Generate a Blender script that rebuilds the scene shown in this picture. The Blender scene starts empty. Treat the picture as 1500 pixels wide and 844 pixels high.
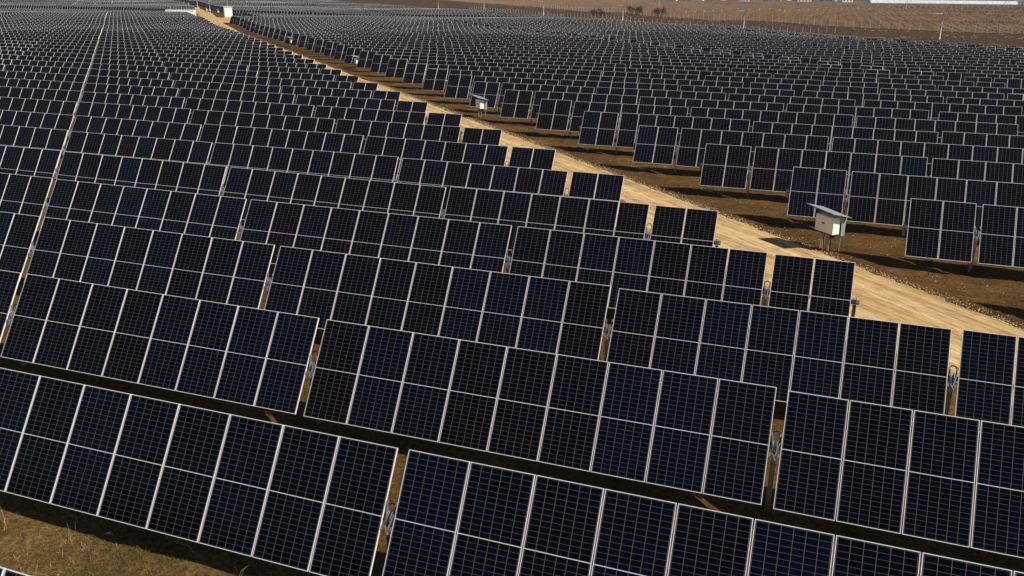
import bpy, math, random
import numpy as np
from mathutils import Vector, Matrix, noise

R = math.radians
HAZE = .00010
rnd = random.Random(7)
nrs = np.random.RandomState(11)
scene = bpy.context.scene
COL = scene.collection

# ------------------------------------------------------------------ camera (solved from the panel grid)
F = 1257.6                                   # focal length in photo pixels (1500 wide)
CR = np.array([[0.94007347, 0.34082905, 0.00987009],
               [0.1207825, -0.30579282, -0.94440581],
               [-0.31886274, 0.88900299, -0.32863391]])
CT = np.array([6.22381584, -10.76028423, 9.76856262])
cam_d = bpy.data.cameras.new("camera")
cam = bpy.data.objects.new("camera", cam_d)
COL.objects.link(cam)
M = Matrix(((CR[0][0], -CR[1][0], -CR[2][0], CT[0]),
            (CR[0][1], -CR[1][1], -CR[2][1], CT[1]),
            (CR[0][2], -CR[1][2], -CR[2][2], CT[2]),
            (0, 0, 0, 1)))
cam.matrix_world = M
cam_d.sensor_width = 36.0
cam_d.lens = F / 1500 * 36.0
cam_d.clip_start = 0.1
cam_d.clip_end = 9000
scene.camera = cam


def px(w):
    c = CR @ (np.asarray(w, float) - CT)
    if c[2] <= 0.5:
        return None
    return 750 + F * c[0] / c[2], 422 + F * c[1] / c[2]


def at(x, y, z=0.0):
    d = CR.T @ np.array([(x - 750) / F, (y - 422) / F, 1.0])
    s = (z - CT[2]) / d[2]
    p = CT + s * d
    return float(p[0]), float(p[1])


# ------------------------------------------------------------------ site geometry
SP, GAP, PITCH, SHEAR = 1.1246, 0.1958, 4.7236, -4.47
PWID, PHEI, PTH = 1.1015, 2.278, 0.035
TILT = R(57.31)
HUB = 1.5                                     # height of the panel plane's centre above ground
ROADK = 0.947                                 # the road runs along x + 0.947 y = const


def sstep(a, b, x):
    t = min(1.0, max(0.0, (x - a) / (b - a)))
    return t * t * (3 - 2 * t)


def zf(x, y):
    r = math.hypot(x - 6, y + 11)
    a = sstep(110, 260, r)
    if a <= 0:
        return 0.0
    a *= 1.0 - 0.6 * sstep(450, 800, r)
    a *= 1.0 - math.exp(-((x + 190) ** 2 + (y - 228) ** 2) / 2600.0)
    return a * (0.30 * math.sin(x * .045 + y * .021) + 0.24 * math.sin(y * .062 - x * .017 + 1.0)
                + 0.12 * math.sin(x * .11 - y * .05))


def shift(y):                                 # the road bends to the right in the distance
    return 11.0 * sstep(150, 300, y)


def road_c(y):
    return 26.3 + shift(y)


# ------------------------------------------------------------------ helpers
class MB:
    """collects verts / faces / material slots / uvs and links them as ONE mesh object"""
    def __init__(s):
        s.v, s.f, s.m, s.uv = [], [], [], []

    def add(s, vs, fs, mi=0, uvs=None):
        o = len(s.v)
        s.v += [tuple(v) for v in vs]
        for i, f in enumerate(fs):
            s.f.append(tuple(o + j for j in f))
            s.m.append(mi)
            s.uv.append(uvs[i] if uvs else None)

    def box(s, c, size, mi=0, rot=None):
        hx, hy, hz = size[0] / 2, size[1] / 2, size[2] / 2
        vs = [Vector((x, y, z)) for x in (-hx, hx) for y in (-hy, hy) for z in (-hz, hz)]
        if rot is not None:
            vs = [rot @ v for v in vs]
        c = Vector(c)
        s.add([v + c for v in vs], [(0, 1, 3, 2), (4, 6, 7, 5), (0, 4, 5, 1), (2, 3, 7, 6), (0, 2, 6, 4), (1, 5, 7, 3)], mi)

    def tube(s, pts, rad, n=6, mi=0, cap=True):
        pts = [Vector(p) for p in pts]
        rads = rad if isinstance(rad, (list, tuple)) else [rad] * len(pts)
        vs = []
        for i, p in enumerate(pts):
            d = (pts[min(i + 1, len(pts) - 1)] - pts[max(i - 1, 0)]).normalized()
            a = d.cross(Vector((0, 0, 1)) if abs(d.z) < .9 else Vector((1, 0, 0))).normalized()
            b = d.cross(a)
            for j in range(n):
                t = 2 * math.pi * j / n
                vs.append(p + (a * math.cos(t) + b * math.sin(t)) * rads[i])
        fs = []
        for i in range(len(pts) - 1):
            for j in range(n):
                k = (j + 1) % n
                fs.append((i * n + j, i * n + k, (i + 1) * n + k, (i + 1) * n + j))
        if cap:
            fs.append(tuple(range(n)))
            fs.append(tuple((len(pts) - 1) * n + j for j in reversed(range(n))))
        s.add(vs, fs, mi)

    def mesh(s, name, mats, smooth=False):
        me = bpy.data.meshes.new(name)
        me.from_pydata(s.v, [], s.f)
        for m in (mats if isinstance(mats, (list, tuple)) else [mats]):
            me.materials.append(m)
        if any(s.m):
            me.polygons.foreach_set("material_index", s.m)
        if any(u for u in s.uv):
            ul = me.uv_layers.new(name="UVMap")
            for p, u in zip(me.polygons, s.uv):
                if u:
                    for li, c in zip(p.loop_indices, u):
                        ul.data[li].uv = c
        if smooth:
            me.polygons.foreach_set("use_smooth", [True] * len(me.polygons))
        me.update()
        return me

    def build(s, name, mats, parent=None, loc=(0, 0, 0), smooth=False):
        return link(name, s.mesh(name, mats, smooth), parent, loc)


def link(name, data, parent=None, loc=(0, 0, 0), rot=(0, 0, 0)):
    o = bpy.data.objects.new(name, data)
    COL.objects.link(o)
    o.location = loc
    o.rotation_euler = rot
    if parent is not None:
        o.parent = parent
    return o


def tag(o, label, cat, group=None, kind=None):
    o["label"] = label
    if cat:
        o["category"] = cat
    if group:
        o["group"] = group
    if kind:
        o["kind"] = kind
    return o


def structure(o, label, cat):
    return tag(o, label, cat, kind="structure")


def empty(name, loc, rz=0.0):
    return link(name, None, None, loc, (0, 0, rz))


# ------------------------------------------------------------------ materials
class NT:
    def __init__(s, name):
        s.mat = bpy.data.materials.new(name)
        s.mat.use_nodes = True
        s.t = s.mat.node_tree
        s.b = s.t.nodes["Principled BSDF"]

    def n(s, typ, **kw):
        nd = s.t.nodes.new(typ)
        for k, v in kw.items():
            setattr(nd, k, v)
        return nd

    def l(s, a, b):
        s.t.links.new(a, b)

    def val(s, sock, v):
        if hasattr(v, "is_linked") or isinstance(v, bpy.types.NodeSocket):
            s.l(v, sock)
        else:
            sock.default_value = v

    def math(s, op, a, b=None, c=None, clamp=False):
        nd = s.n("ShaderNodeMath", operation=op, use_clamp=clamp)
        s.val(nd.inputs[0], a)
        if b is not None:
            s.val(nd.inputs[1], b)
        if c is not None:
            s.val(nd.inputs[2], c)
        return nd.outputs[0]

    def mix(s, f, a, b):
        nd = s.n("ShaderNodeMix", data_type="RGBA")
        s.val(nd.inputs[0], f)
        s.val(nd.inputs[6], a)
        s.val(nd.inputs[7], b)
        return nd.outputs[2]

    def noise(s, vec, scale, detail=4, rough=.55, dist=0.0):
        nd = s.n("ShaderNodeTexNoise")
        nd.inputs["Scale"].default_value = scale
        nd.inputs["Detail"].default_value = detail
        nd.inputs["Roughness"].default_value = rough
        nd.inputs["Distortion"].default_value = dist
        if vec is not None:
            s.l(vec, nd.inputs["Vector"])
        return nd.outputs["Fac"]

    def ramp(s, f, stops):
        nd = s.n("ShaderNodeValToRGB")
        e = nd.color_ramp.elements
        while len(e) < len(stops):
            e.new(.5)
        for el, (p, c) in zip(e, stops):
            el.position = p
            el.color = (*c, 1) if len(c) == 3 else c
        s.l(f, nd.inputs[0])
        return nd.outputs[0]

    def maprange(s, f, a, b, c=0.0, d=1.0):
        nd = s.n("ShaderNodeMapRange")
        s.l(f, nd.inputs[0])
        for i, v in enumerate((a, b, c, d)):
            nd.inputs[i + 1].default_value = v
        return nd.outputs[0]

    def bump(s, h, strength, dist):
        nd = s.n("ShaderNodeBump")
        nd.inputs["Strength"].default_value = strength
        nd.inputs["Distance"].default_value = dist
        s.l(h, nd.inputs["Height"])
        s.l(nd.outputs[0], s.b.inputs["Normal"])

    def pos(s):
        return s.n("ShaderNodeNewGeometry").outputs["Position"]


def simple(name, col, rough=.6, metal=0.0, var=.15, scale=6.0, spec=.5, objvar=0.0):
    t = NT(name)
    nz = t.noise(t.n("ShaderNodeTexCoord").outputs["Object"], scale)
    c2 = tuple(min(1, c * (1 - var)) for c in col) + (1,)
    c1 = tuple(min(1, c * (1 + var)) for c in col) + (1,)
    c = t.mix(nz, c2, c1)
    if objvar:
        rv = t.n("ShaderNodeObjectInfo").outputs["Random"]
        hv = t.n("ShaderNodeHueSaturation")
        t.l(t.maprange(rv, 0, 1, 1 - objvar, 1 + objvar), hv.inputs["Value"])
        t.l(c, hv.inputs["Color"])
        c = hv.outputs[0]
    t.l(c, t.b.inputs["Base Color"])
    t.b.inputs["Roughness"].default_value = rough
    t.b.inputs["Metallic"].default_value = metal
    t.b.inputs["Specular IOR Level"].default_value = spec
    return t.mat


def cell_material(name, far):
    t = NT(name)
    uv = t.n("ShaderNodeSeparateXYZ")
    t.l(t.n("ShaderNodeUVMap").outputs[0], uv.inputs[0])
    u, v = uv.outputs[0], uv.outputs[1]
    # u, v in metres from the panel's lower left corner
    mx, my, mid = .026, .026, .0070
    cw = (PWID - 2 * mx) / 6
    ch = (PHEI / 2 - my - mid) / 12
    fu = t.math("FRACT", t.math("DIVIDE", t.math("SUBTRACT", u, mx), cw))
    du = t.math("MULTIPLY", t.math("MINIMUM", fu, t.math("SUBTRACT", 1.0, fu)), cw)
    vh = t.math("ABSOLUTE", t.math("SUBTRACT", v, PHEI / 2))
    fv = t.math("FRACT", t.math("DIVIDE", t.math("SUBTRACT", vh, mid), ch))
    dv = t.math("MULTIPLY", t.math("MINIMUM", fv, t.math("SUBTRACT", 1.0, fv)), ch)
    lu = t.math("LESS_THAN", du, .0036)
    lv = t.math("LESS_THAN", dv, .0031)
    lm = t.math("LESS_THAN", vh, mid)
    # tint: each module comes from its own batch
    if far:
        tn = t.n("ShaderNodeAttribute", attribute_name="tint").outputs["Fac"]
    else:
        tn = t.n("ShaderNodeObjectInfo").outputs["Random"]
    base = t.ramp(tn, [(0.0, (.0004, .0018, .0085)), (.25, (.0004, .0013, .0056)), (.5, (.0003, .0009, .0034)), (.86, (.0003, .0006, .0020)),
                       (.94, (.0006, .0006, .0010)), (1.0, (.0026, .0016, .0010))])
    # each cell a little different, a dusty film in patches
    cid = t.n("ShaderNodeCombineXYZ")
    t.l(t.math("FLOOR", t.math("DIVIDE", t.math("SUBTRACT", u, mx), cw)), cid.inputs[0])
    t.l(t.math("FLOOR", t.math("DIVIDE", v, ch)), cid.inputs[1])
    t.l(t.math("MULTIPLY", tn, 91.0), cid.inputs[2])
    wn = t.n("ShaderNodeTexWhiteNoise", noise_dimensions="3D")
    t.l(cid.outputs[0], wn.inputs["Vector"])
    hv = t.n("ShaderNodeHueSaturation")
    t.l(t.maprange(wn.outputs["Value"], 0, 1, .88, 1.12), hv.inputs["Value"])
    t.l(base, hv.inputs["Color"])
    base = hv.outputs[0]
    gp = t.pos()
    dust = t.maprange(t.noise(gp, .9, 5, .65), .45, .8, 0.0, .0025)
    base = t.mix(dust, base, (.34, .27, .19, 1))
    c = t.mix(lv, base, (.066, .057, .060, 1))
    c = t.mix(lu, c, (.112, .093, .103, 1))
    c = t.mix(lm, c, (.50, .50, .50, 1))
    # the odd bird dropping
    vo = t.n("ShaderNodeTexVoronoi")
    vo.inputs["Scale"].default_value = .45
    t.l(gp, vo.inputs["Vector"])
    c = t.mix(t.math("LESS_THAN", vo.outputs["Distance"], .011), c, (.55, .54, .50, 1))
    t.l(c, t.b.inputs["Base Color"])
    t.b.inputs["Roughness"].default_value = .16
    t.b.inputs["IOR"].default_value = 1.45
    t.b.inputs["Specular IOR Level"].default_value = .19
    return t.mat


M_CELL = cell_material("pv_cells", False)
M_CELLF = cell_material("pv_cells_far", True)
M_FRAME = simple("anodised_frame", (.67, .675, .69), .42, 0.0, .06, 3.0, .5)
M_BACK = simple("panel_backsheet", (.55, .55, .54), .6)
M_GALV = simple("galvanised_steel", (.42, .43, .45), .38, .75, .25, 9.0)
M_TUBE = simple("torque_tube_steel", (.20, .20, .21), .45, .7, .2, 5.0)
M_BLACK = simple("cable_rubber", (.008, .008, .008), .8, 0, .1, 4.0, .2)
M_DARK = simple("dark_plastic", (.03, .03, .034), .5)
M_CAB = simple("cabinet_paint", (.88, .87, .84), .45, 0, .05, 2.0)
M_CANOPY = simple("canopy_sheet", (.33, .39, .41), .4, .25, .10, 3.0)
M_CONDUIT = simple("conduit_tan", (.42, .33, .19), .6, 0, .2, 8.0)
M_WHITE = simple("white_paint", (.80, .80, .78), .5, 0, .06, 1.2)
M_WOOD = simple("weathered_post", (.40, .33, .25), .8, 0, .3, 5.0)
M_PALE = simple("pale_concrete_post", (.56, .52, .47), .8, 0, .15, 4.0)
M_GREEN = simple("dull_green_paint", (.075, .10, .06), .55, 0, .2, 1.5)
M_WIRE = simple("fence_wire", (.30, .29, .28), .5, .5)
M_YELLOW = simple("yellow_cap", (.75, .58, .12), .5)
M_BARK = simple("bare_bark", (.055, .038, .027), .9, 0, .3, 3.0)
M_LAMP = simple("lamp_housing", (.66, .64, .61), .5)


def soil_material():
    t = NT("field_soil")
    p = t.pos()
    sx = t.n("ShaderNodeSeparateXYZ")
    t.l(p, sx.inputs[0])
    s = t.math("ADD", sx.outputs[0], t.math("MULTIPLY", sx.outputs[1], ROADK))
    big = t.noise(p, .16, 3, .5)
    med = t.noise(p, 1.3, 5, .62, .4)
    fine = t.noise(p, 9.0, 6, .7)
    grit = t.noise(p, 42.0, 3, .6)
    dark = t.ramp(fine, [(.25, (.022, .0100, .0030)), (.5, (.078, .0370, .0098)), (.72, (.140, .070, .0210))])
    lite = t.ramp(fine, [(.25, (.040, .021, .0065)), (.55, (.108, .058, .0180)), (.8, (.19, .110, .040))])
    soil = t.mix(t.maprange(med, .42, .66), dark, lite)
    soil = t.mix(t.math("MULTIPLY", t.maprange(grit, .70, .76), .5), soil, (.30, .24, .17, 1))
    # left of the road: dry grass litter and mossy green patches
    dry = t.ramp(fine, [(.28, (.030, .018, .005)), (.5, (.108, .067, .023)), (.75, (.23, .155, .062))])
    moss = t.ramp(fine, [(.3, (.034, .036, .004)), (.7, (.100, .100, .011))])
    grassy = t.mix(t.maprange(t.noise(p, .95, 5, .65), .53, .66), dry, moss)
    leftmask = t.math("MULTIPLY", t.math("MULTIPLY", t.maprange(s, 23.0, 21.0), t.maprange(big, .30, .46)), t.maprange(sx.outputs[1], .2, 1.6, 1.0, .35))
    col = t.mix(leftmask, soil, grassy)
    # a little moss right of the road too
    rm = t.math("MULTIPLY", t.maprange(t.noise(p, .5, 4, .6), .60, .70), .45)
    col = t.mix(rm, col, (.070, .058, .017, 1))
    st_ = t.n("ShaderNodeCombineXYZ")
    t.l(t.math("MULTIPLY", sx.outputs[0], .35), st_.inputs[0])
    t.l(sx.outputs[1], st_.inputs[1])
    straw = t.math("MULTIPLY", t.maprange(t.noise(st_.outputs[0], .55, 5, .7), .54, .68), t.maprange(fine, .38, .62))
    col = t.mix(t.math("MULTIPLY", straw, t.maprange(s, 29.0, 30.5, 0.0, .75)), col, (.215, .150, .068, 1))
    lum = t.n("ShaderNodeHueSaturation")
    t.l(t.maprange(t.noise(p, .35, 3, .5), .3, .7, .72, 1.25), lum.inputs["Value"])
    t.l(col, lum.inputs["Color"])
    col = lum.outputs[0]
    # towards the fence the ground has paler, drier earth
    out = t.maprange(s, 152, 158)
    verge = t.ramp(med, [(.3, (.024, .013, .005)), (.55, (.054, .031, .0125)), (.75, (.115, .072, .034))])
    col = t.mix(out, col, verge)
    t.l(col, t.b.inputs["Base Color"])
    t.b.inputs["Roughness"].default_value = .95
    t.b.inputs["Specular IOR Level"].default_value = .12
    h = t.math("ADD", t.math("MULTIPLY", med, .8), t.math("ADD", t.math("MULTIPLY", fine, .5), t.math("MULTIPLY", grit, .12)))
    t.bump(h, .9, .12)
    return t.mat


def road_material():
    t = NT("packed_earth_road")
    p = t.pos()
    sx = t.n("ShaderNodeSeparateXYZ")
    t.l(p, sx.inputs[0])
    s = t.math("ADD", sx.outputs[0], t.math("MULTIPLY", sx.outputs[1], ROADK))
    l = t.math("SUBTRACT", sx.outputs[1], t.math("MULTIPLY", sx.outputs[0], ROADK))
    cv = t.n("ShaderNodeCombineXYZ")
    t.l(s, cv.inputs[0])
    t.l(t.math("MULTIPLY", l, .045), cv.inputs[1])
    streak = t.noise(cv.outputs[0], 1.5, 6, .62)
    cv2 = t.n("ShaderNodeCombineXYZ")
    t.l(s, cv2.inputs[0])
    t.l(t.math("MULTIPLY", l, .16), cv2.inputs[1])
    rut = t.noise(cv2.outputs[0], 5.0, 4, .6)
    blotch = t.noise(p, .8, 5, .65)
    grit = t.noise(p, 28.0, 4, .7)
    c = t.ramp(streak, [(.32, (.25, .152, .062)), (.46, (.42, .285, .130)), (.58, (.54, .385, .190)), (.72, (.64, .485, .270))])
    c = t.mix(t.math("MULTIPLY", t.maprange(rut, .46, .62), .85), c, (.26, .155, .062, 1))
    # two worn wheel tracks and a crumbly verge
    wob = t.math("ADD", s, t.maprange(t.noise(cv.outputs[0], .35, 2), 0, 1, -1.2, 1.2))
    for cen, wd, st, colr in ((25.0, .45, .5, (.68, .51, .28, 1)), (27.6, .45, .5, (.68, .51, .28, 1)), (26.3, .30, .5, (.30, .19, .085, 1)), (29.0, .35, .55, (.33, .22, .105, 1))):
        d_ = t.math("ABSOLUTE", t.math("SUBTRACT", wob, cen))
        m_ = t.math("MULTIPLY", t.maprange(d_, wd, wd * .3), t.maprange(t.noise(p, 1.1, 4, .7), .36, .62))
        c = t.mix(t.math("MULTIPLY", m_, st), c, colr)
    c = t.mix(t.math("MULTIPLY", t.maprange(t.noise(p, 5.0, 5, .75), .56, .68), .28), c, (.66, .50, .29, 1))
    c = t.mix(t.math("MULTIPLY", t.maprange(blotch, .50, .70), .35), c, (.58, .43, .25, 1))
    c = t.mix(t.math("MULTIPLY", t.maprange(grit, .60, .70), .35), c, (.22, .145, .075, 1))
    t.l(c, t.b.inputs["Base Color"])
    t.b.inputs["Roughness"].default_value = .95
    t.b.inputs["Specular IOR Level"].default_value = .1
    h = t.math("ADD", t.math("MULTIPLY", rut, .6), t.math("MULTIPLY", grit, .35))
    t.bump(h, .7, .06)
    return t.mat


def field_material():
    t = NT("ploughed_field_earth")
    p = t.pos()
    sx = t.n("ShaderNodeSeparateXYZ")
    t.l(p, sx.inputs[0])
    cv = t.n("ShaderNodeCombineXYZ")
    t.l(sx.outputs[0], cv.inputs[0])
    t.l(t.math("MULTIPLY", sx.outputs[1], .06), cv.inputs[1])
    row = t.noise(cv.outputs[0], .30, 5, .65)
    med = t.noise(p, .12, 5, .6)
    fine = t.noise(p, 1.6, 5, .7)
    c = t.ramp(fine, [(.25, (.082, .045, .021)), (.5, (.142, .083, .042)), (.75, (.21, .130, .070))])
    c = t.mix(t.math("MULTIPLY", t.maprange(row, .45, .62), .75), c, (.070, .042, .020, 1))
    c = t.mix(t.math("MULTIPLY", t.maprange(med, .48, .66), .45), c, (.21, .135, .078, 1))
    t.l(c, t.b.inputs["Base Color"])
    t.b.inputs["Roughness"].default_value = .95
    t.b.inputs["Specular IOR Level"].default_value = .1
    t.bump(fine, .8, .3)
    return t.mat


M_SOIL, M_ROAD, M_FIELD = soil_material(), road_material(), field_material()

# ------------------------------------------------------------------ ground, road, field
def axis(segs):
    a = []
    for lo, hi, st in segs:
        n = max(1, int(round((hi - lo) / st)))
        a += [lo + (hi - lo) * i / n for i in range(n)]
    a.append(segs[-1][1])
    return a


gx = axis([(-4500, -1000, 350), (-1000, -560, 25), (-560, -60, 6), (-60, -20, .6), (-20, 22, .22), (22, 120, 5), (120, 400, 20), (400, 4500, 350)])
gy = axis([(-300, -20, 35), (-20, -10, .6), (-10, 46, .22), (46, 90, .8), (90, 620, 6), (620, 1000, 20), (1000, 6000, 400)])


def gz(x, y):
    z = zf(x, y)
    r = math.hypot(x - 6, y + 11)
    if r < 120:
        w = 1 - sstep(70, 120, r)
        s = x + ROADK * y
        roadm = sstep(22.2, 23.6, s) * (1 - sstep(29.4, 30.6, s))
        b = .085 * noise.noise((x * .45, y * .45, 0)) + .05 * noise.noise((x * 1.6, y * 1.6, 3)) + .03 * noise.noise((x * 3.7, y * 3.7, 9))
        z += w * ((1 - roadm) * b - .04 * roadm)
    else:
        s = x + ROADK * y - shift(y)
        z -= .10 * sstep(21.6, 23.2, s) * (1 - sstep(29.6, 31.2, s))
    return z


nx, ny = len(gx), len(gy)
verts = [(x, y, gz(x, y)) for y in gy for x in gx]
faces = [(j * nx + i, j * nx + i + 1, (j + 1) * nx + i + 1, (j + 1) * nx + i) for j in range(ny - 1) for i in range(nx - 1)]
me = bpy.data.meshes.new("ground")
me.from_pydata(verts, [], faces)
me.materials.append(M_SOIL)
me.polygons.foreach_set("use_smooth", [True] * len(faces))
structure(link("ground", me), "brown soil of the solar field with dry grass and moss patches", "ground")

# road: strip with ragged edges; sampled along y
ys = axis([(-8, 60, .16), (60, 140, 1.0), (140, 560, 5), (560, 900, 20)])
rv, rf = [], []
NC = 12
for i, y in enumerate(ys):
    c = road_c(y)
    for j in range(NC + 1):
        k = j / NC
        s0 = c + (-3.6 + 7.2 * k) - 0.1
        jit = 0.0
        if j in (0, NC):
            jit = .34 * noise.noise((y * 1.1, j * 7.0, 0)) + .26 * noise.noise((y * 3.1, j * 3.0, 5))
        x = s0 + jit - ROADK * y
        z = zf(x, y) + (.035 + .16 * sstep(110, 200, y) if 0 < j < NC else -.045)
        z += .02 * math.sin(k * math.pi) + .018 * noise.noise((s0 * 1.1, y * .12, 2)) * (1 if 0 < j < NC else 0)
        rv.append((x, y, z))
    if i:
        for j in range(NC):
            a = (i - 1) * (NC + 1) + j
            rf.append((a, a + 1, a + NC + 2, a + NC + 1))
me = bpy.data.meshes.new("dirt_road")
me.from_pydata(rv, [], rf)
me.materials.append(M_ROAD)
me.polygons.foreach_set("use_smooth", [True] * len(rf))
structure(link("dirt_road", me), "tan packed earth road running diagonally between the two solar fields", "road")

# widened pad by the containers
pv, pf = [], []
PN = 14
for i in range(PN + 1):
    y = 200 + (232 - 200) * i / PN
    for j in range(PN + 1):
        s0 = 22 + shift(y) + 14 * j / PN + .6 * noise.noise((i * .9, j * .9, 1)) * (j in (0, PN))
        x = s0 - ROADK * y
        pv.append((x, y, zf(x, y) + .17))
    if i:
        for j in range(PN):
            a = (i - 1) * (PN + 1) + j
            pf.append((a, a + 1, a + PN + 2, a + PN + 1))
me = bpy.data.meshes.new("gravel_pad")
me.from_pydata(pv, [], pf)
me.materials.append(M_ROAD)
structure(link("gravel_pad", me), "tan gravel pad where the road widens by the white kiosk", "road")

# the brown field behind the outer fence
FENCE = [(78, 214), (48, 244.6), (18, 270), (-20, 309), (-55, 347), (-93, 400), (-131.4, 444), (-292.5, 666)]


def fence_x(y):
    for (x0, y0), (x1, y1) in zip(FENCE, FENCE[1:]):
        if y0 <= y <= y1:
            return x0 + (x1 - x0) * (y - y0) / (y1 - y0)
    return None


fv, ff = [], []
fy = axis([(214, 666, 6)]) + [700, 760, 840, 940, 1100, 1400, 2200, 4000]
NX = 60
for i, y in enumerate(fy):
    x0 = fence_x(y) if y <= 666 else -292.5 - (y - 666) * .72
    x0 += 1.5
    for j in range(NX + 1):
        x = x0 + (j / NX) ** 2.2 * 1500
        fv.append((x, y, zf(x, y) + .12))
    if i:
        for j in range(NX):
            a = (i - 1) * (NX + 1) + j
            ff.append((a, a + 1, a + NX + 2, a + NX + 1))
me = bpy.data.meshes.new("ploughed_field")
me.from_pydata(fv, [], ff)
me.materials.append(M_FIELD)
me.polygons.foreach_set("use_smooth", [True] * len(ff))
structure(link("ploughed_field", me), "wide brown winter field behind the wire fence", "field")

# ------------------------------------------------------------------ the solar tables: layout
TRACKER = [2, 7, 9, 8, 9, 8, 7, 2]
NUM = {2: "two", 7: "seven", 8: "eight", 9: "nine"}
LX0 = 7.558 + 4.47 * 4                                   # right end of row 0 (left field)
RX0 = 9.63 + 4.47 * 6                                    # left end of row 0 (right field)
tables = []                                              # (side, k, idx, n, x_left, y, flags)
for k in range(0, 190):
    y = (k - 1) * PITCH
    # left field, from the road outwards (to -x)
    if k not in (40, 46, 47, 48, 49, 50):
        x = rnd.gauss(0, .035) * (k > 6) + LX0 + SHEAR * k + (shift(y) if k > 50 else 0.0)
        idx = 0
        done = False
        while not done and idx < 60:
            for q, n in enumerate(TRACKER):
                xl = x - n * SP
                tables.append(("L", k, idx, n, xl, y, q))
                x = xl - GAP
                idx += 1
                if px((x, y, 0.5)) is None or px((x, y, 0.5))[0] < -420:
                    done = True
                    break
            x -= 1.6
    # right field, from the road outwards (to +x)
    if k >= 4 and k not in (48, 49, 50):
        x = rnd.gauss(0, .035) * (k > 8) + RX0 + SHEAR * k + (11.0 if k > 40 else 0.0)
        lim = 172 if y < 195 else 156
        idx = 0
        done = False
        while not done and idx < 60:
            for q, n in enumerate(TRACKER):
                if x + n * SP + ROADK * y > lim or px((x, y, .5)) is None or px((x, y, .5))[0] > 1760:
                    done = True
                    break
                tables.append(("R", k, idx, n, x, y, q))
                x += n * SP + GAP + (.4 if q == 3 else 0)
                idx += 1
            x += 1.6


def table_box(t):
    side, k, idx, n, xl, y, q = t
    ps = []
    for fx in (0, .25, .5, .75, 1):
        for s in (-1, 1):
            p = px((xl + fx * n * SP, y + s * PHEI / 2 * math.cos(TILT), HUB + s * PHEI / 2 * math.sin(TILT) + zf(xl, y)))
            if p is None:
                return None
            ps.append(p)
    return ps


def clipped_area(ps):
    xs, ys_ = [p[0] for p in ps], [p[1] for p in ps]
    x0, x1, y0, y1 = max(0, min(xs)), min(1500, max(xs)), max(0, min(ys_)), min(844, max(ys_))
    return max(0, x1 - x0) * max(0, y1 - y0), (min(xs), max(xs), min(ys_), max(ys_))


scored = []
for t in tables:
    ps = table_box(t)
    if ps is None:
        continue
    a, bb = clipped_area(ps)
    if bb[1] < -260 or bb[0] > 1760 or bb[3] < -12 or bb[2] > 1000:
        continue
    if a <= 0 and (bb[1] < -60 or bb[0] > 1560) and t[5] > 60:
        continue
    if a <= 0 and t[1] > 12:
        continue
    scored.append((a, t, bb))
scored.sort(key=lambda q: -q[0])
individual = [q for q in scored[:300]]
extra = [q for q in scored[300:] if q[0] <= 0 and q[1][1] <= 12]       # just outside the frame, they throw shade into it
rest = [q for q in scored[300:] if not (q[0] <= 0 and q[1][1] <= 12)]

# ------------------------------------------------------------------ the solar table: parts
LIP = .0112


def panel_glass(with_frame):
    """laminate of one module, local x across, y up the slope, z out of the face; uv in metres"""
    m = MB()
    hx, hy = PWID / 2, PHEI / 2
    ix, iy = hx - LIP, hy - LIP
    def uvq(ps):
        return [(p[0] + hx, p[1] + hy) for p in ps]
    a = [(-ix, -iy, -.0015), (ix, -iy, -.0015), (ix, iy, -.0015), (-ix, iy, -.0015)]
    m.add(a, [(0, 1, 2, 3)], 0, [uvq(a)])
    b = [(-ix, -iy, -.007), (ix, -iy, -.007), (ix, iy, -.007), (-ix, iy, -.007)]
    m.add(b, [(3, 2, 1, 0)], 1, [uvq(b[::-1])])
    m.box((0, .12, -.018), (.16, .09, .02), 2)                          # junction box behind
    if with_frame:
        frame_geo(m, 3)
    return m


def frame_geo(m, mi):
    hx, hy = PWID / 2, PHEI / 2
    ix, iy = hx - LIP, hy - LIP
    o = [(-hx, -hy), (hx, -hy), (hx, hy), (-hx, hy)]
    i = [(-ix, -iy), (ix, -iy), (ix, iy), (-ix, iy)]
    vs = [(x, y, 0) for x, y in o] + [(x, y, 0) for x, y in i] + [(x, y, -PTH) for x, y in o] + [(x, y, -PTH) for x, y in i]
    fs = []
    for j in range(4):
        k = (j + 1) % 4
        fs += [(j, k, 4 + k, 4 + j), (k, j, 8 + j, 8 + k), (4 + j, 4 + k, 12 + k, 12 + j), (8 + j, 12 + j, 12 + k, 8 + k)]
    m.add(vs, fs, mi)


ME_GLASS = panel_glass(False).mesh("solar_panel", [M_CELL, M_BACK, M_DARK])
_f = MB()
frame_geo(_f, 0)
ME_FRAME = _f.mesh("frame", [M_FRAME])
ME_PANEL = panel_glass(True).mesh("solar_panel_framed", [M_CELL, M_BACK, M_DARK, M_FRAME])

NRM = Vector((0, -math.sin(TILT), math.cos(TILT)))
UPV = Vector((0, math.cos(TILT), math.sin(TILT)))
ROT = Matrix.Rotation(TILT, 3, 'X')
TOFF = -.115                                                            # tube centre below the panel plane
_tube_cache = {}


def tube_mesh(n, ext0, ext1):
    key = (n, ext0, ext1)
    if key not in _tube_cache:
        m = MB()
        c = Vector((0, 0, HUB)) + NRM * TOFF
        L = n * SP
        m.box((( -ext0 + L + ext1) / 2, c.y, c.z), (L + ext0 + ext1, .11, .11), 0, ROT)
        for i in range(n):                                              # the short rails the modules are clamped to
            for dx in (.12, SP - .12):
                p = Vector((i * SP + dx, 0, HUB)) + NRM * (-.047)
                m.box(p, (.045, 1.2, .022), 0, ROT)
        _tube_cache[key] = m.mesh("torque_tube", [M_TUBE])
    return _tube_cache[key]


def end_bearing():
    return bearing_mesh(False, M_TUBE)


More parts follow.
